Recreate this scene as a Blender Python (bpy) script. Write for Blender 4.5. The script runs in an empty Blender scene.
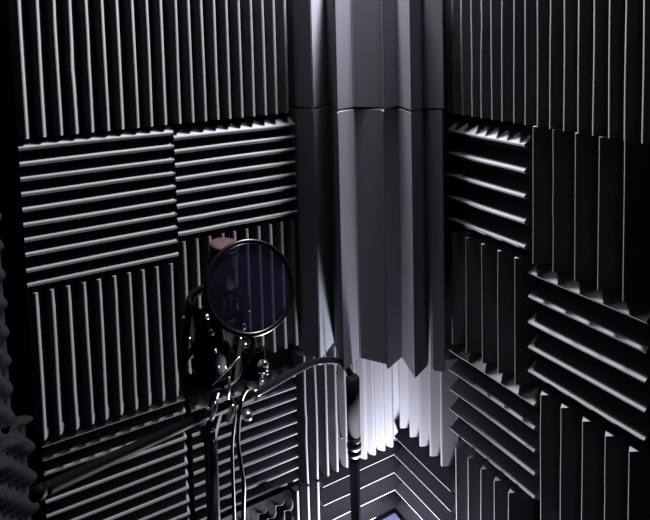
import bpy, bmesh, math, random
from mathutils import Vector, Matrix

C = bpy.context.scene.collection
ZO = 1.20                       # wall coordinates are measured from 1.20 m above the floor
PI = math.pi


def W(x, y, z):
    return Vector((x, y, z + ZO))


# ------------------------------------------------------------------ camera
F, PX, PY = 596.6, 319.1, 76.3
yaw, pitch, roll = [math.radians(a) for a in (29.38, 4.32, -1.49)]
CAM = W(-.922, -1.271, .332)
fw = Vector((math.sin(yaw) * math.cos(pitch), math.cos(yaw) * math.cos(pitch), -math.sin(pitch)))
rt = Vector((math.cos(yaw), -math.sin(yaw), 0))
up = rt.cross(fw)
rt, up = (math.cos(roll) * rt + math.sin(roll) * up, -math.sin(roll) * rt + math.cos(roll) * up)
cd = bpy.data.cameras.new('camera')
cam = bpy.data.objects.new('camera', cd)
C.objects.link(cam)
m = Matrix((rt, up, -fw)).transposed().to_4x4()
m.translation = CAM
cam.matrix_world = m
cd.sensor_fit = 'HORIZONTAL'
cd.sensor_width = 36
cd.lens = 36 * F / 650
cd.shift_x = (325 - PX) / 650
cd.shift_y = (PY - 260) / 650
cd.clip_start = .01
bpy.context.scene.camera = cam


def at(x, y, d):                # a place in the room seen at (x, y), d metres along the view axis
    return CAM + d * (fw + rt * ((x - PX) / F) - up * ((y - PY) / F))


# ------------------------------------------------------------------ materials
def mat(name, col, rough=.9, metal=0., noise=0., nscale=300., bump=0., spec=.3, coat=0., sheen=0.):
    mt = bpy.data.materials.new(name)
    mt.use_nodes = True
    nt = mt.node_tree
    b = nt.nodes['Principled BSDF']
    b.inputs['Base Color'].default_value = (*col, 1)
    b.inputs['Roughness'].default_value = rough
    b.inputs['Metallic'].default_value = metal
    b.inputs['Specular IOR Level'].default_value = spec
    b.inputs['Coat Weight'].default_value = coat
    b.inputs['Sheen Weight'].default_value = sheen
    if noise or bump:
        tc = nt.nodes.new('ShaderNodeTexCoord')
        nz = nt.nodes.new('ShaderNodeTexNoise')
        nz.inputs['Scale'].default_value = nscale
        nz.inputs['Detail'].default_value = 4
        nt.links.new(tc.outputs['Object'], nz.inputs['Vector'])
        if noise:
            mx = nt.nodes.new('ShaderNodeMixRGB')
            mx.inputs[1].default_value = (*[c * (1 - noise) for c in col], 1)
            mx.inputs[2].default_value = (*[min(1, c * (1 + noise)) for c in col], 1)
            nt.links.new(nz.outputs['Fac'], mx.inputs[0])
            nt.links.new(mx.outputs[0], b.inputs['Base Color'])
        if bump:
            bp = nt.nodes.new('ShaderNodeBump')
            bp.inputs['Strength'].default_value = bump
            bp.inputs['Distance'].default_value = .001
            nt.links.new(nz.outputs['Fac'], bp.inputs['Height'])
            nt.links.new(bp.outputs['Normal'], b.inputs['Normal'])
    return mt


M = {}
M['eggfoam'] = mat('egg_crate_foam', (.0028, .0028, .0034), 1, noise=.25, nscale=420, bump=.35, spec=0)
M['foam'] = mat('charcoal_foam', (.043, .0420, .0465), 1, noise=.25, nscale=420, bump=.35, spec=.05)
M['trapfoam'] = mat('corner_foam', (.072, .073, .086), 1, noise=.22, nscale=380, bump=.35, spec=.05)
M['wall'] = mat('wall_paint', (.012, .012, .013), .95, noise=.2, nscale=20, spec=.1)
M['floor'] = mat('carpet', (.03, .03, .034), 1, noise=.4, nscale=500, bump=.5, spec=.05)
M['black'] = mat('black_metal', (.008, .008, .009), .45, .0, noise=.2, nscale=60, spec=.25)
M['blackmatte'] = mat('black_plastic', (.0004, .0004, .0005), .6, noise=.1, nscale=90, spec=.004)
M['chrome'] = mat('chrome', (.62, .62, .66), .18, 1., noise=.05, nscale=40)
M['tube'] = mat('dark_tube', (.0015, .0015, .0022), .17, .0, noise=.1, nscale=50, spec=.3)
M['ring'] = mat('ring_plastic', (.0005, .0005, .0007), .3, noise=.1, nscale=50, spec=.05)
M['pole'] = mat('satin_black_metal', (.006, .006, .008), .28, noise=.1, nscale=50, spec=.6)
M['dampfoam'] = mat('dark_egg_foam', (.018, .018, .021), 1, noise=.25, nscale=420, bump=.35, spec=.05)
M['glow_block'] = mat('block_plastic', (.2, .21, .27), .5, noise=.05, nscale=50)
M['cable'] = mat('black_rubber', (.002, .002, .0026), .4, noise=.15, nscale=80, spec=.08)
M['copper'] = mat('copper_mesh', (.0070, .0032, .0028), .7, .0, spec=.03, noise=.15, nscale=700, bump=.3)
M['elastic'] = mat('elastic', (.0012, .0012, .0014), .9, spec=.02, noise=.3, nscale=800, bump=.3)


def pop_mesh_material():
    mt = bpy.data.materials.new('nylon_mesh')
    mt.use_nodes = True
    nt = mt.node_tree
    for n in list(nt.nodes):
        if n.type != 'OUTPUT_MATERIAL':
            nt.nodes.remove(n)
    out = [n for n in nt.nodes if n.type == 'OUTPUT_MATERIAL'][0]
    tr = nt.nodes.new('ShaderNodeBsdfTransparent')
    tr.inputs[0].default_value = (.9, .9, 1, 1)
    df = nt.nodes.new('ShaderNodeBsdfDiffuse')
    tl = nt.nodes.new('ShaderNodeBsdfTranslucent')
    df.inputs[0].default_value = (.0022, .0023, .0047, 1)
    tl.inputs[0].default_value = (.0022, .0023, .0047, 1)
    ad = nt.nodes.new('ShaderNodeMixShader')
    ad.inputs[0].default_value = .5
    nt.links.new(df.outputs[0], ad.inputs[1])
    nt.links.new(tl.outputs[0], ad.inputs[2])
    tc = nt.nodes.new('ShaderNodeTexCoord')
    nz = nt.nodes.new('ShaderNodeTexNoise')
    nz.inputs['Scale'].default_value = 30
    nt.links.new(tc.outputs['Object'], nz.inputs['Vector'])
    mr = nt.nodes.new('ShaderNodeMapRange')
    mr.inputs['To Min'].default_value = .50
    mr.inputs['To Max'].default_value = .66
    nt.links.new(nz.outputs['Fac'], mr.inputs['Value'])
    mx = nt.nodes.new('ShaderNodeMixShader')
    nt.links.new(mr.outputs[0], mx.inputs[0])
    nt.links.new(tr.outputs[0], mx.inputs[1])
    nt.links.new(ad.outputs[0], mx.inputs[2])
    nt.links.new(mx.outputs[0], out.inputs[0])
    return mt


M['popmesh'] = pop_mesh_material()


def glow(name, col, s):
    mt = bpy.data.materials.new(name)
    mt.use_nodes = True
    b = mt.node_tree.nodes['Principled BSDF']
    b.inputs['Base Color'].default_value = (.04, .045, .08, 1)
    b.inputs['Emission Color'].default_value = (*col, 1)
    b.inputs['Emission Strength'].default_value = s
    return mt


# ------------------------------------------------------------------ object helpers
def link(name, bm, mt, parent=None, smooth=False):
    me = bpy.data.meshes.new(name)
    bmesh.ops.recalc_face_normals(bm, faces=bm.faces)
    bm.to_mesh(me)
    bm.free()
    if smooth:
        for p in me.polygons:
            p.use_smooth = True
    me.materials.append(mt)
    o = bpy.data.objects.new(name, me)
    C.objects.link(o)
    if parent:
        o.parent = parent
        o.matrix_parent_inverse = Matrix.Translation(-parent.location)
    return o


def tag(o, label=None, cat=None, group=None, kind=None):
    for k, v in (('label', label), ('category', cat), ('group', group), ('kind', kind)):
        if v:
            o[k] = v
    return o


def thing(name, label, cat, loc, group=None):
    o = bpy.data.objects.new(name, None)
    o.empty_display_size = .05
    C.objects.link(o)
    o.location = loc
    return tag(o, label, cat, group)


def frame_from(axis):
    a = axis.normalized()
    r = Vector((0, 0, 1)) if abs(a.z) < .9 else Vector((1, 0, 0))
    x = r.cross(a).normalized()
    return x, a.cross(x).normalized(), a


def add_tube(bm, pts, rad, seg=14, cap=True):
    pts = [Vector(p) for p in pts]
    n = len(pts)
    rads = rad if isinstance(rad, (list, tuple)) else [rad] * n
    x = None
    rings = []
    for i, p in enumerate(pts):
        t = (pts[min(i + 1, n - 1)] - pts[max(i - 1, 0)]).normalized()
        if x is None:
            x, y, _ = frame_from(t)
        else:
            x = (x - t * x.dot(t)).normalized()
            y = t.cross(x)
        rings.append([bm.verts.new(p + rads[i] * (math.cos(2 * PI * k / seg) * x + math.sin(2 * PI * k / seg) * y)) for k in range(seg)])
    for a, b in zip(rings, rings[1:]):
        for k in range(seg):
            bm.faces.new((a[k], a[(k + 1) % seg], b[(k + 1) % seg], b[k]))
    if cap:
        bm.faces.new(rings[0][::-1])
        bm.faces.new(rings[-1])
    return bm


def add_lathe(bm, base, axis, prof, seg=40):
    """prof: list of (height, radius) along axis from base; closed at both ends."""
    x, y, a = frame_from(axis)
    rings = []
    for h, r in prof:
        rings.append([bm.verts.new(base + a * h + max(r, 1e-4) * (math.cos(2 * PI * k / seg) * x + math.sin(2 * PI * k / seg) * y)) for k in range(seg)])
    for p, q in zip(rings, rings[1:]):
        for k in range(seg):
            bm.faces.new((p[k], p[(k + 1) % seg], q[(k + 1) % seg], q[k]))
    bm.faces.new(rings[0][::-1])
    bm.faces.new(rings[-1])
    return bm


def add_torus(bm, c, axis, R, r, seg=56, ss=12, flat=1.0):
    x, y, a = frame_from(axis)
    rings = []
    for i in range(seg):
        t = 2 * PI * i / seg
        d = math.cos(t) * x + math.sin(t) * y
        rings.append([bm.verts.new(c + d * (R + r * math.cos(2 * PI * k / ss)) + a * (flat * r * math.sin(2 * PI * k / ss))) for k in range(ss)])
    for i in range(seg):
        p, q = rings[i], rings[(i + 1) % seg]
        for k in range(ss):
            bm.faces.new((p[k], p[(k + 1) % ss], q[(k + 1) % ss], q[k]))
    return bm


def add_box(bm, c, ax, ay, az, sx, sy, sz, bev=.0):
    vs = []
    for i in (-1, 1):
        for j in (-1, 1):
            for k in (-1, 1):
                vs.append(bm.verts.new(c + ax * (i * sx / 2) + ay * (j * sy / 2) + az * (k * sz / 2)))
    fs = [(0, 1, 3, 2), (4, 6, 7, 5), (0, 4, 5, 1), (2, 3, 7, 6), (0, 2, 6, 4), (1, 5, 7, 3)]
    faces = [bm.faces.new([vs[i] for i in f]) for f in fs]
    if bev:
        es = set(e for f in faces for e in f.edges)
        bmesh.ops.bevel(bm, geom=list(es), offset=bev, segments=2, affect='EDGES')
    return bm


def smooth_path(pts, k=8):
    pts = [Vector(p) for p in pts]
    out = []
    n = len(pts)
    for i in range(n - 1):
        p0, p1, p2, p3 = pts[max(i - 1, 0)], pts[i], pts[i + 1], pts[min(i + 2, n - 1)]
        for j in range(k):
            t = j / k
            out.append(.5 * ((2 * p1) + (p2 - p0) * t + (2 * p0 - 5 * p1 + 4 * p2 - p3) * t * t + (3 * p1 - p0 - 3 * p2 + p3) * t ** 3))
    out.append(pts[-1])
    return out


X, Y, Z = Vector((1, 0, 0)), Vector((0, 1, 0)), Vector((0, 0, 1))
WA, WB = .045, .058             # wall planes behind the ridge planes y = 0 and x = 0

# ------------------------------------------------------------------ the room shell
H0, H1 = -1.2, 1.5              # floor and ceiling heights


def slab(name, c, sx, sy, sz, mt):
    bm = bmesh.new()
    add_box(bm, Vector(c), X, Y, Z, sx, sy, sz)
    o = link(name, bm, mt)
    return tag(o, kind='structure')


slab('wall_left', (-.60, WA + .05, (H0 + H1) / 2 + ZO), 1.50, .10, H1 - H0, M['wall'])
slab('wall_right', (WB + .05, -.90 + WA / 2, (H0 + H1) / 2 + ZO), .10, 1.80 + WA, H1 - H0, M['wall'])
slab('floor', (-.60, -.85, H0 - .05 + ZO), 1.50, 1.99, .10, M['floor'])
slab('ceiling', (-.60, -.85, H1 + .05 + ZO), 1.50, 1.99, .10, M['wall'])
# the short return wall at far left, angled away from the left wall
CDIR = Vector((-.42, -1, 0)).normalized()
CN = Vector((1, -.42, 0)).normalized()
COR = W(-.905, WA, 0)
bm = bmesh.new()
cc = COR + CDIR * .62 - CN * .055
add_box(bm, Vector((cc.x, cc.y, (H0 + H1) / 2 + ZO)), CDIR, CN, Z, 1.24, .10, H1 - H0)
tag(link('wall_far_left', bm, M['wall']), kind='structure')


# ------------------------------------------------------------------ foam panels
def foam_panel(name, label, group, org, du, dn, width, height, n, vertical, depth, tip, base, seed,
               wob=.0009, prof=None, mt=None, cut=0.):
    """org: lower corner on the ridge plane; du: along the wall; dn: out of the wall; up = Z."""
    rnd = random.Random(seed)
    L, Wd = (height, width) if vertical else (width, height)
    dl, dw = (Z, du) if vertical else (du, Z)
    segs = 14
    cols = []
    pitch_ = Wd / n
    for i in range(n):
        ds, w = (1., tip) if prof is None else prof[i]
        a1, a2, a3 = rnd.uniform(-1, 1), rnd.uniform(-1, 1), rnd.uniform(-1, 1)
        ph = rnd.uniform(0, 6.28)
        dent = (rnd.uniform(.1, .9), rnd.uniform(-1.6, 1.6)) if rnd.random() < .35 else (0, 0)
        dz = rnd.uniform(-.03, .0)
        a_, D_, r_ = .47 * pitch_, depth * ds, w * pitch_
        th = math.atan2(D_ - r_, a_) + math.asin(r_ / math.hypot(a_, D_ - r_))
        arc = [(.5 - r_ * math.sin(q) / pitch_, (D_ - r_ + r_ * math.cos(q)) / D_) for q in [th * (1 - k / 5) for k in range(11)]]
        for t, h in [(0, 0), (.03, 0)] + arc + [(.97, 0)]:
            cols.append((i + t, h, ds, (a1, a2, a3, ph, dent, dz)))
    cols.append((n, 0, cols[-1][2], cols[-1][3]))
    bm = bmesh.new()
    rows = []
    for s in range(segs + 1):
        q = s / segs
        row = []
        for t, h, ds, (a1, a2, a3, ph, dent, dz) in cols:
            lat = h * wob * (a1 + 1.3 * a2 * (q - .5) + .8 * a3 * math.sin(5 * q + ph) + dent[1] * math.exp(-((q - dent[0]) / .08) ** 2))
            hh = depth * (1 - ds) + depth * ds * h * (1 + dz * h)
            row.append(bm.verts.new(org + dl * (q * L) + dw * (t * pitch_ + lat) + dn * (hh - depth)))
        rows.append(row)
    back = [[bm.verts.new(org + dl * (q * L) + dw * (t * pitch_) - dn * (depth + base)) for t, *_ in cols] for q in (0, 1)]
    m_ = len(cols)
    for a, b in zip(rows, rows[1:]):
        for k in range(m_ - 1):
            bm.faces.new((a[k], a[k + 1], b[k + 1], b[k]))
    for k in range(m_ - 1):
        bm.faces.new((back[0][k], back[1][k], back[1][k + 1], back[0][k + 1]))
        bm.faces.new((rows[0][k + 1], rows[0][k], back[0][k], back[0][k + 1]))
        bm.faces.new((rows[-1][k], rows[-1][k + 1], back[1][k + 1], back[1][k]))
    bm.faces.new([r[0] for r in rows] + [back[1][0], back[0][0]])
    bm.faces.new([r[-1] for r in rows][::-1] + [back[0][-1], back[1][-1]])
    o = link(name, bm, mt or M['foam'], None, True)
    o.data.set_sharp_from_angle(angle=math.radians(34))
    return tag(o, label, 'foam panel', group)


GL, GR = 'foam panels on the left wall', 'foam panels on the right wall'
DA, DB = .029, .040             # wedge depths
TA, TB = .14, .040              # half widths of the ridge tips


def panelA(u0, u1, z0, z1, n, vertical, label, seed, depth=DA, tip=TA, off=0., **k):
    k.setdefault('group', GL)
    return foam_panel('foam_panel', label, k.pop('group'), W(-u0, off, z0), X, -Y, u0 - u1, z1 - z0, n, vertical, depth, tip,
                      WA - .0005 - off - depth, seed, **k)


def panelB(v0, v1, z0, z1, n, vertical, label, seed, depth=DB, tip=TB, off=0., **k):
    k.setdefault('group', GR)
    return foam_panel('foam_panel', label, k.pop('group'), W(off, -v0, z0), -Y, -X, v1 - v0, z1 - z0, n, vertical, depth, tip,
                      WB - .0005 - off - depth, seed, **k)


# left wall, row by row
panelA(.872, .573, .139, .445, 10, True, 'charcoal foam panel with upright ridges, top row of left wall, at the far left', 1)
panelA(.572, .280, .139, .445, 10, True, 'charcoal foam panel with upright ridges, top row of left wall, touching the corner foam', 2, tip=.17)
panelA(.872, .572, -.164, .136, 10, False, 'charcoal foam panel with ten level ridges, second row of left wall, at the far left', 3)
panelA(.571, .277, -.120, .1245, 8, False, 'charcoal foam panel with eight level ridges, second row of left wall, above the pop filter', 4, off=-.001, tip=.16)
panelA(.874, .576, -.471, -.167, 10, True, 'charcoal foam panel with upright ridges left of the microphone, third row of left wall', 5)
panelA(.5755, .274, -.440, -.123, 10, True, 'charcoal foam panel with upright ridges directly behind the round pop filter', 6, tip=.18)
panelA(.864, .570, -.805, -.473, 11, False, 'charcoal foam panel with level ridges at lower left, behind the boom arm end', 7, tip=.13, off=.008)
panelA(.556, .288, -.812, -.508, 10, False, 'charcoal foam panel with level ridges behind the microphone stand pole and cables', 8, tip=.14, off=.013)

# lower corner, left side: pleats folded into the corner
pr = [(1., .13)] * 6 + [(.55, .20)] * 5
panelA(.284, -.0405, -.813, -.475, 11, True, 'pleated foam panel with upright folds below the corner foam, behind the slim pole', 9, prof=pr, wob=.0016,
       group='foam panels in the lower corner')
panelB(.0075, .2145, -.742, -.470, 5, True, 'pleated foam panel with upright folds below the corner foam, right of the slim pole', 10, depth=.036, tip=.10,
       group='foam panels in the lower corner')
# chevron rows meeting in the corner at the bottom
panelA(.226, -.057, -1.068, -.8105, 5, False, 'foam panel whose level ridges meet the corner at bottom, on its left side', 11, depth=.035, tip=TB,
       group='foam panels in the lower corner')
panelB(.0, .226, -1.068, -.760, 6, False, 'foam panel whose level ridges meet the corner at bottom, on its right side', 12, depth=DB, tip=TB,
       group='foam panels in the lower corner')
panelA(.315, .2265, -1.10, -.8135, 3, True, 'narrow foam strip with three upright ridges at bottom, left of the slim pole', 13, depth=.032, off=-.004,
       group='foam panels in the lower corner')

# right wall
panelB(.204, .499, .137, .445, 10, True, 'charcoal foam panel with close upright ridges, top row of right wall, beside corner foam', 20, depth=.030, tip=.11, wob=.0014)
panelB(.4995, .799, .137, .445, 10, True, 'charcoal foam panel with close upright ridges, top row of right wall, at the right edge', 21, depth=.030, tip=.11)
panelB(.209, .449, -.140, .121, 5, False, 'dark foam panel with five level wedges beside the corner foam, second row of right wall', 22, off=.003)
panelB(.4495, .688, -.138, .1365, 5, True, 'dark foam panel with tall upright wedges at right, hanging below the top row', 23)
panelB(.215, .4525, -.410, -.1405, 5, True, 'dark foam panel with upright wedges, third row of right wall, beside the corner foam', 24)
panelB(.4525, .699, -.397, -.1385, 5, False, 'dark foam panel with five long slanting looking wedges at the right edge, third row', 25, off=.010)
panelB(.216, .469, -.661, -.4105, 5, False, 'dark foam panel with level wedges, fourth row of right wall, beside the lower corner pleats', 26, off=.009)
panelB(.470, .704, -.690, -.3975, 5, True, 'dark foam panel with upright wedges at the bottom right edge of the picture', 27)
panelB(.2265, .430, -.940, -.6615, 5, True, 'dark foam panel with upright wedges, bottom row of right wall, right of the corner', 28)


# egg-crate foam
def egg_panel(name, label, org, du, dn, width, height, pitch_, amp, base, mt):
    nu, nv = max(8, int(width / pitch_ * 12)), max(8, int(height / pitch_ * 12))
    bm = bmesh.new()
    g = []
    for j in range(nv + 1):
        row = []
        for i in range(nu + 1):
            u, v = width * i / nu, height * j / nv
            a = math.sin(2 * PI * u / pitch_) * math.sin(2 * PI * v / pitch_ + .4)
            h = amp * (.5 + .5 * math.copysign(abs(a) ** .75, a))
            row.append(bm.verts.new(org + du * u + Z * v + dn * h))
        g.append(row)
    bk = [[bm.verts.new(org + du * (width * i / nu) + Z * (height * j) - dn * base) for i in range(nu + 1)] for j in (0, 1)]
    for a, b in zip(g, g[1:]):
        for i in range(nu):
            bm.faces.new((a[i], a[i + 1], b[i + 1], b[i]))
    for i in range(nu):
        bm.faces.new((bk[0][i], bk[1][i], bk[1][i + 1], bk[0][i + 1]))
        bm.faces.new((g[0][i + 1], g[0][i], bk[0][i], bk[0][i + 1]))
        bm.faces.new((g[-1][i], g[-1][i + 1], bk[1][i + 1], bk[1][i]))
    bm.faces.new([r[0] for r in g] + [bk[1][0], bk[0][0]])
    bm.faces.new([r[-1] for r in g][::-1] + [bk[0][-1], bk[1][-1]])
    return tag(link(name, bm, mt, smooth=True), label, 'foam panel')


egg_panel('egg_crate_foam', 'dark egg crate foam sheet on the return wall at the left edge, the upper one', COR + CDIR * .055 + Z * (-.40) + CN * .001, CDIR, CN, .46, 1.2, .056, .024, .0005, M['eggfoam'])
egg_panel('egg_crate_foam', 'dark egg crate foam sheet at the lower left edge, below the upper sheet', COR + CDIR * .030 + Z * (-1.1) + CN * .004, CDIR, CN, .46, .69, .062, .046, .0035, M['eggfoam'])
egg_panel('egg_crate_foam', 'small egg crate foam piece at bottom, below the level ridges behind the stand pole', W(-.545, .012, -1.10), X, -Y, .228, .286, .046, .030, WA - .0125, M['dampfoam'])


# ------------------------------------------------------------------ pleated corner foam
PROF = [(-.2725, .0445), (-.2725, .002), (-.255, -.056), (-.184, -.002), (-.232, -.125), (-.168, -.098), (-.131, -.154), (-.142, -.175),
        (-.081, -.150), (-.110, -.237), (-.052, -.211), (-.056, -.231), (-.035, -.254), (.004, -.207), (.0575, -.207)]


def corner_foam(label, z0, z1, seed, jit):
    rnd = random.Random(seed)
    bm = bmesh.new()
    pts = [Vector((x, y)) for x, y in PROF]
    for i in range(2, len(pts) - 2):
        pts[i] += Vector((rnd.uniform(-jit, jit), rnd.uniform(-jit, jit)))
    poly = pts + [Vector((.0575, .0445))]
    segs = 16
    ph = [rnd.uniform(0, 6.28) for _ in poly]
    rings = []
    for s in range(segs + 1):
        q = s / segs
        z = z0 + (z1 - z0) * q
        ring = []
        for i, p in enumerate(poly):
            w = 0
            ring.append(bm.verts.new(W(p.x + w, p.y + w * .6, z)))
        rings.append(ring)
    n = len(poly)
    for a, b in zip(rings, rings[1:]):
        for k in range(n):
            bm.faces.new((a[k], a[(k + 1) % n], b[(k + 1) % n], b[k]))
    bm.faces.new(rings[0])
    bm.faces.new(rings[-1])
    bmesh.ops.recalc_face_normals(bm, faces=bm.faces)
    es = [e for e in bm.edges if len(e.link_faces) == 2 and e.link_faces[0].normal.angle(e.link_faces[1].normal) > .5]
    bmesh.ops.bevel(bm, geom=es, offset=.0022, segments=2, affect='EDGES', clamp_overlap=True)
    return tag(link('corner_foam', bm, M['trapfoam']), label, 'corner foam', 'pleated foam columns in the corner')


corner_foam('pleated charcoal foam column in the corner, the upper one at the top edge', .1515, .50, 5, .004)
corner_foam('tall pleated charcoal foam column in the corner, lower one with zigzag bottom edge', -.462, .150, 6, .0)

# ------------------------------------------------------------------ microphone
MIC = at(225, 243, 1.05)
MAX = (MIC - at(213, 350, 1.075)).normalized()
mic_base = MIC - MAX * .235
mic = thing('microphone', 'large black studio microphone with a copper coloured top, behind the pop filter', 'microphone', mic_base)
bm = bmesh.new()
add_lathe(bm, mic_base, MAX, [(0, .014), (.004, .022), (.02, .0245), (.145, .0250), (.148, .0262), (.153, .0262)])
link('body', bm, M['blackmatte'], mic, True)
bm = bmesh.new()
add_lathe(bm, mic_base, MAX, [(.1535, .0245), (.16, .0255), (.220, .0255), (.226, .0245)])
link('grille', bm, mat('dark_grille', (.006, .006, .007), .8, .0, spec=.1, noise=.5, nscale=900, bump=.6), mic, True)
bm = bmesh.new()
add_lathe(bm, mic_base, MAX, [(.2262, .0262), (.231, .0265), (.2345, .0250), (.2355, .018), (.236, 0)])
o = link('head_cap', bm, M['copper'], mic, True)
o['label'] = 'round copper coloured cap on top of the microphone'
bm = bmesh.new()
add_lathe(bm, mic_base - MAX * .0155, MAX, [(0, .009), (.002, .0095), (.0152, .0095)])
link('connector', bm, M['chrome'], mic, True)

# ------------------------------------------------------------------ shock mount
SM = mic_base + MAX * .062
sm = thing('shock_mount', 'black ring shock mount holding the microphone on elastic bands', 'shock mount', SM)
bx, by, _ = frame_from(MAX)
RO = .056
for h in (.062, -.062):
    bm = bmesh.new()
    add_torus(bm, SM + MAX * h, MAX, RO - .004, .0050, flat=1.9)
    link('outer_ring', bm, M['blackmatte'], sm, True)
bm = bmesh.new()                                  # the sleeve that grips the body
x_, y_, a_ = frame_from(MAX)
prf = [(-.066, .0285), (-.058, .0335), (.040, .0335), (.046, .0290), (.046, .0266), (-.066, .0266)]
rg = [[bm.verts.new(SM + MAX * hh + rr * (math.cos(2 * PI * k / 40) * x_ + math.sin(2 * PI * k / 40) * y_)) for k in range(40)] for hh, rr in prf]
for p, q in zip(rg, rg[1:] + rg[:1]):
    for k in range(40):
        bm.faces.new((p[k], p[(k + 1) % 40], q[(k + 1) % 40], q[k]))
link('inner_sleeve', bm, M['blackmatte'], sm, True).data.set_sharp_from_angle(angle=.6)
for k in range(6):
    a = PI / 6 + k * PI / 3
    d = math.cos(a) * bx + math.sin(a) * by
    bm = bmesh.new()
    t_ = MAX.cross(d)
    for q0, q1 in ((-.064, .064),):
        add_box(bm, SM + d * (RO - .0015), d, t_, MAX, .006, .017, .128, .002)
    st = link('strut', bm, M['blackmatte'], sm)
    bm = bmesh.new()
    add_lathe(bm, SM + d * (RO + .0018) + MAX * .04, d, [(0, .006), (.004, .006), (.006, .0045)], 16)
    link('screw_knob', bm, M['black'], st, True)
for k in range(12):
    a = PI / 12 + k * PI / 6
    d = math.cos(a) * bx + math.sin(a) * by
    e = math.cos(a + .35) * bx + math.sin(a + .35) * by
    s = 1 if k % 2 else -1
    bm = bmesh.new()
    add_tube(bm, [SM + d * .050 + MAX * (.060 * s), SM + e * .035 + MAX * (.012 * s)], .0026, 8)
    link('elastic_band', bm, M['elastic'], sm)
# swivel bracket under the ring
vr = Vector((rt.x, rt.y, 0)).normalized()
vb = Vector((-fw.x, -fw.y, 0)).normalized()
POLE = at(211, 455, 1.09)
PT = Vector((POLE.x, POLE.y, at(211, 424, 1.09).z))
bm = bmesh.new()
add_tube(bm, smooth_path([SM - MAX * .064 + vr * .050, SM - MAX * .078 + vr * .044, SM - MAX * .088 + vr * .02, PT + Z * .022], 6), .0075)
link('swivel_bracket', bm, M['black'], sm, True)
bm = bmesh.new()
add_lathe(bm, at(246, 412, 1.045) - vr * .0, (vb + vr * .4).normalized(), [(0, .006), (.003, .0080), (.014, .0080), (.018, .006)], 20)
o = link('tightening_knob', bm, M['chrome'], sm, True)
o['label'] = 'shiny tightening knob of the shock mount'

# ------------------------------------------------------------------ microphone stand under the mic
mst = thing('microphone_stand', 'black upright microphone stand carrying the shock mount and the long boom arm', 'microphone stand', Vector((POLE.x, POLE.y, 0)))
bm = bmesh.new()
add_lathe(bm, Vector((POLE.x, POLE.y, 0)), Z, [(.026, .0122), (PT.z - .02, .0122), (PT.z - .018, .010), (PT.z, .010)], 28)
link('pole', bm, M['pole'], mst, True)
bm = bmesh.new()
add_lathe(bm, Vector((POLE.x, POLE.y, 0)), Z, [(0, .125), (.006, .13), (.014, .127), (.02, .05), (.0255, .018)], 48)
link('base', bm, M['black'], mst, True)
bm = bmesh.new()
add_lathe(bm, PT, Z, [(.0002, .014), (.006, .017), (.02, .017), (.026, .012)], 24)
link('clutch', bm, M['chrome'], mst, True)
# boom arm
B0, B1 = at(215, 411, 1.035), at(306, 365.5, 1.32)
path = [at(42, 491, .715), at(120, 455, .84), B0, at(252, 395, 1.13), B1, at(322, 361.0, 1.365), at(336, 361.2, 1.395), at(345, 366, 1.412), at(350.5, 374, 1.42)]
bm = bmesh.new()
full = smooth_path(path, 8)
add_tube(bm, full[:25], .0082, 18)
arm = link('boom_arm', bm, M['blackmatte'], mst, True)
bm = bmesh.new()
add_tube(bm, full[24:], .0078, 18)
link('curved_tube', bm, M['tube'], mst, True)['label'] = 'glossy dark tube curving down at the end of the boom arm'
bd = (at(42, 491, .715) - at(120, 455, .84)).normalized()
bm = bmesh.new()
add_tube(bm, [path[0] + bd * .0005, path[0] + bd * .012], [.0095, .0085], 18)
link('end_cap', bm, M['blackmatte'], arm, True)
bm = bmesh.new()
add_box(bm, (B0 + PT) / 2 - Z * .002, vr, vb, Z, .026, (B0 - PT).length + .016, .024, .003)
link('boom_clamp', bm, M['black'], mst)
for q, (px, py, d) in enumerate(((206, 416, 1.02), (213.5, 411, 1.005), (231, 414, 1.015))):
    bm = bmesh.new()
    c = at(px, py, d)
    add_tube(bm, smooth_path([c - up * .016 - rt * .004, c, c + up * .016 + rt * .004], 6), [.003 + .0028 * math.sin(PI * i / 12) for i in range(13)], 12)
    link('clamp_lever', bm, M['chrome'], mst, True)['label'] = 'shiny curved clamp lever'

# thin rods and fasteners glinting on the mount
bm = bmesh.new()
add_tube(bm, [at(212, 385.5, .985), at(240, 357, .985)], .0017, 10)
link('locking_rod', bm, M['chrome'], sm, True)['label'] = 'thin bright locking rod'
bm = bmesh.new()
add_tube(bm, [at(229.5, 377, .99), at(229.2, 388, .99), at(228, 399, .99)], [.0017, .0028, .0017], 10)
link('locking_rod', bm, M['chrome'], sm, True)['label'] = 'short bright upright rod'
for px, py, r in ((207, 317.5, .004), (190, 339, .0022), (215.5, 351, .0026), (219, 368, .0026), (225.5, 367.5, .0022)):
    bm = bmesh.new()
    add_lathe(bm, at(px, py, .99), (CAM - at(px, py, 1)).normalized() + Vector((.1, .3, -.5)), [(-.006, r), (0, r), (.002, r * .6)], 14)
    link('screw', bm, M['chrome'], sm, True)

# ------------------------------------------------------------------ pop filter
PC = at(250.5, 286.5, .965)
pn = (CAM - PC).normalized()
pn = (pn + .30 * rt + .10 * up).normalized()
pf = thing('pop_filter', 'round pop filter with dark blue mesh in a black ring, in front of the microphone', 'pop filter', PC)
bm = bmesh.new()
add_torus(bm, PC, pn, .0715, .0042, 72, 14, 1.2)
link('ring', bm, M['ring'], pf, True)
bm = bmesh.new()
px_, py_, _ = frame_from(pn)
cv = [bm.verts.new(PC + (math.cos(2 * PI * k / 64) * px_ + math.sin(2 * PI * k / 64) * py_) * .0705) for k in range(64)]
r0 = bmesh.ops.create_circle  # noqa (kept simple: a flat woven disc)
f = bm.faces.new(cv)
ex = bmesh.ops.extrude_face_region(bm, geom=[f])
for v in [g for g in ex['geom'] if isinstance(g, bmesh.types.BMVert)]:
    v.co += pn * .0006
link('mesh_screen', bm, M['popmesh'], pf)['label'] = 'see-through dark blue mesh'
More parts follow.
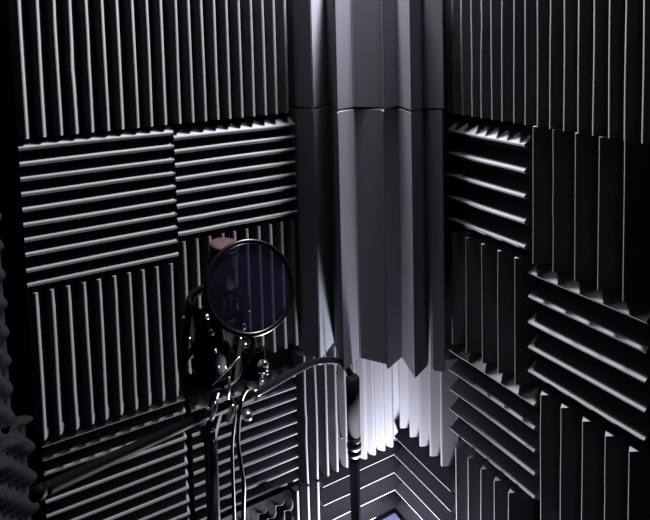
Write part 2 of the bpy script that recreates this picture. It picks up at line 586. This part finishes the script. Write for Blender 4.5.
# bracket, clamp and knobs below the ring
bm = bmesh.new()
add_tube(bm, smooth_path([at(252, 334.5, .965), at(253, 344, .972), at(251, 356, .985), at(246, 368, 1.0)], 6), .0058)
link('gooseneck', bm, M['cable'], pf, True)
bm = bmesh.new()
add_box(bm, at(254, 362, 1.0), vr, vb, Z, .036, .026, .056, .005)
cl = link('clamp', bm, M['blackmatte'], pf)
bm = bmesh.new()
add_lathe(bm, at(258, 366, .985), (vr + .3 * vb).normalized(), [(0, .006), (.004, .0105), (.012, .0105), (.016, .008)], 20)
link('clamp_knob', bm, M['black'], cl, True)
for px, py, r, d in ((245.3, 346, .0036, .970), (255.4, 346, .0028, .970), (264.5, 365, .0055, .968), (266.5, 373, .0036, .968), (261.5, 379.5, .0036, .968), (241, 339, .0022, .975)):
    bm = bmesh.new()
    add_lathe(bm, at(px, py, d), (CAM - at(px, py, 1)).normalized() + Vector((.1, .3, -.5)), [(-.008, r), (0, r), (.002, r * .6)], 14)
    link('screw', bm, M['chrome'], cl, True)

# ------------------------------------------------------------------ cables
cp = smooth_path([mic_base - MAX * .016, mic_base - MAX * .04 - vr * .004, at(233, 400, 1.03), at(232, 450, 1.04), at(233.5, 500, 1.05), at(235, 560, 1.06), at(236, 640, 1.08)], 8)
fl = cp[-1].copy()
cp += smooth_path([fl, Vector((fl.x + .10, fl.y - .07, .06)), Vector((fl.x + .17, fl.y - .12, .006)), Vector((fl.x + .30, fl.y - .16, .005))], 8)[1:]
bm = bmesh.new()
add_tube(bm, cp, .0032, 10)
tag(link('cable', bm, M['cable'], None, True), 'straight black cable hanging from the microphone beside the stand pole', 'cable')
cp = smooth_path([at(247, 388, 1.005), at(241, 402, 1.02), at(238, 440, 1.03), at(241.5, 469, 1.035), at(243.8, 486, 1.04), at(243, 520, 1.05), at(244, 580, 1.06), at(246, 640, 1.08)], 8)
fl = cp[-1].copy()
cp += smooth_path([fl, Vector((fl.x + .08, fl.y - .13, .06)), Vector((fl.x + .13, fl.y - .20, .006)), Vector((fl.x + .30, fl.y - .30, .005))], 8)[1:]
bm = bmesh.new()
add_tube(bm, cp, .0036, 10)
tag(link('cable', bm, M['cable'], None, True), 'kinked black cable hanging right of the straight one', 'cable')

# ------------------------------------------------------------------ slim pole in the corner
Q = at(354, 440, 1.42)
st = thing('pole_stand', 'slim upright pole with a thick dark sleeve standing in the corner', 'stand', Vector((Q.x, Q.y, 0)))
zt, zc0, zc1 = at(353, 373, 1.42).z, at(354, 456, 1.42).z, at(354, 436, 1.42).z


def px_at(z):
    return Vector((Q.x, Q.y, z))


bm = bmesh.new()
add_lathe(bm, px_at(0), Z, [(.026, .0125), (zc0 - .001, .0125)], 28)
link('lower_tube', bm, M['tube'], st, True)
bm = bmesh.new()
add_lathe(bm, px_at(0), Z, [(zc1 + .001, .0155), (zt - .006, .0165), (zt, .0125)], 28)
link('sleeve', bm, M['elastic'], st, True)
bm = bmesh.new()
h = zc1 - zc0
add_lathe(bm, px_at(zc0), Z, [(0, .0135), (h * .1, .0165), (h * .28, .0165), (h * .32, .0140), (h * .40, .0140), (h * .44, .0175), (h * .62, .0175), (h * .66, .0145), (h * .76, .0145), (h * .80, .0165), (h, .0160)], 28)
link('clutch', bm, M['black'], st, True)
bm = bmesh.new()
add_lathe(bm, px_at(0), Z, [(0, .098), (.006, .10), (.014, .097), (.02, .04), (.0255, .018)], 48)
link('base', bm, M['black'], st, True)
# thin strap hanging beside the sleeve
bm = bmesh.new()
add_tube(bm, smooth_path([at(337, 372, 1.46), at(338, 400, 1.47), at(340, 430, 1.475), at(342, 438, 1.475)], 6), .0022, 8)
tag(link('cord', bm, M['cable'], None, True), 'short thin dark cord hanging left of the thick sleeve', 'cord')

# ------------------------------------------------------------------ glowing block added in the corner for the patch of light at the bottom
lz = -1.0
LA, LB, LC = W(-.004, -.004, lz), W(-.075, -.006, lz), W(-.006, -.065, lz)
gblock = thing('corner_glow', 'small bluish glowing block added in the corner at the bottom edge', 'glow_block', W(-.05, -.05, H0))
bm = bmesh.new()
tri = [LA, LB, LC]
lo = [bm.verts.new(Vector((p.x, p.y, .0))) for p in tri]
hi = [bm.verts.new(p - Z * .004) for p in tri]
bm.faces.new(lo[::-1]); bm.faces.new(hi)
for k in range(3):
    bm.faces.new((lo[k], lo[(k + 1) % 3], hi[(k + 1) % 3], hi[k]))
link('block_body', bm, M['glow_block'], gblock)  # plain body under the added glow; the low light comes from floor_light
bm = bmesh.new()
g = sum(tri, Vector()) / 3
t2 = [g + (p - g) * .93 for p in tri]
a = [bm.verts.new(p - Z * .0038) for p in t2]
b = [bm.verts.new(p) for p in t2]
bm.faces.new(a[::-1]); bm.faces.new(b)
for k in range(3):
    bm.faces.new((a[k], a[(k + 1) % 3], b[(k + 1) % 3], b[k]))
link('glow_top', bm, glow('block_glow', (.34, .40, .78), .42), gblock)['label'] = 'glowing bluish white top added for the patch of light'

# ------------------------------------------------------------------ light
def area(name, loc, aim, size, power, col):
    l = bpy.data.lights.new(name, 'AREA')
    l.energy, l.size, l.color = power, size, col
    o = bpy.data.objects.new(name, l)
    C.objects.link(o)
    o.location = loc
    o.rotation_euler = (aim - loc).to_track_quat('-Z', 'Y').to_euler()
    return o


area('ceiling_light', W(-.125, -.150, 1.16), W(-.30, -.30, 0), .10, 265, (.97, .95, 1))
area('ceiling_soft_light', W(-.18, -.20, 1.44), W(-.22, -.22, 0), .36, 48, (.92, .94, 1))
area('floor_light', W(-.11, -.16, -1.13), W(-.14, -.20, -.4), .06, 105, (.86, .88, 1))

w = bpy.data.worlds.new('world')
bpy.context.scene.world = w
w.use_nodes = True
w.node_tree.nodes['Background'].inputs[0].default_value = (.5, .5, 1, 1)
w.node_tree.nodes['Background'].inputs[1].default_value = .006

vs = bpy.context.scene.view_settings
vs.view_transform = 'Standard'
vs.look = 'None'
vs.gamma = 1
vs.use_curve_mapping = False
vs.exposure = .1
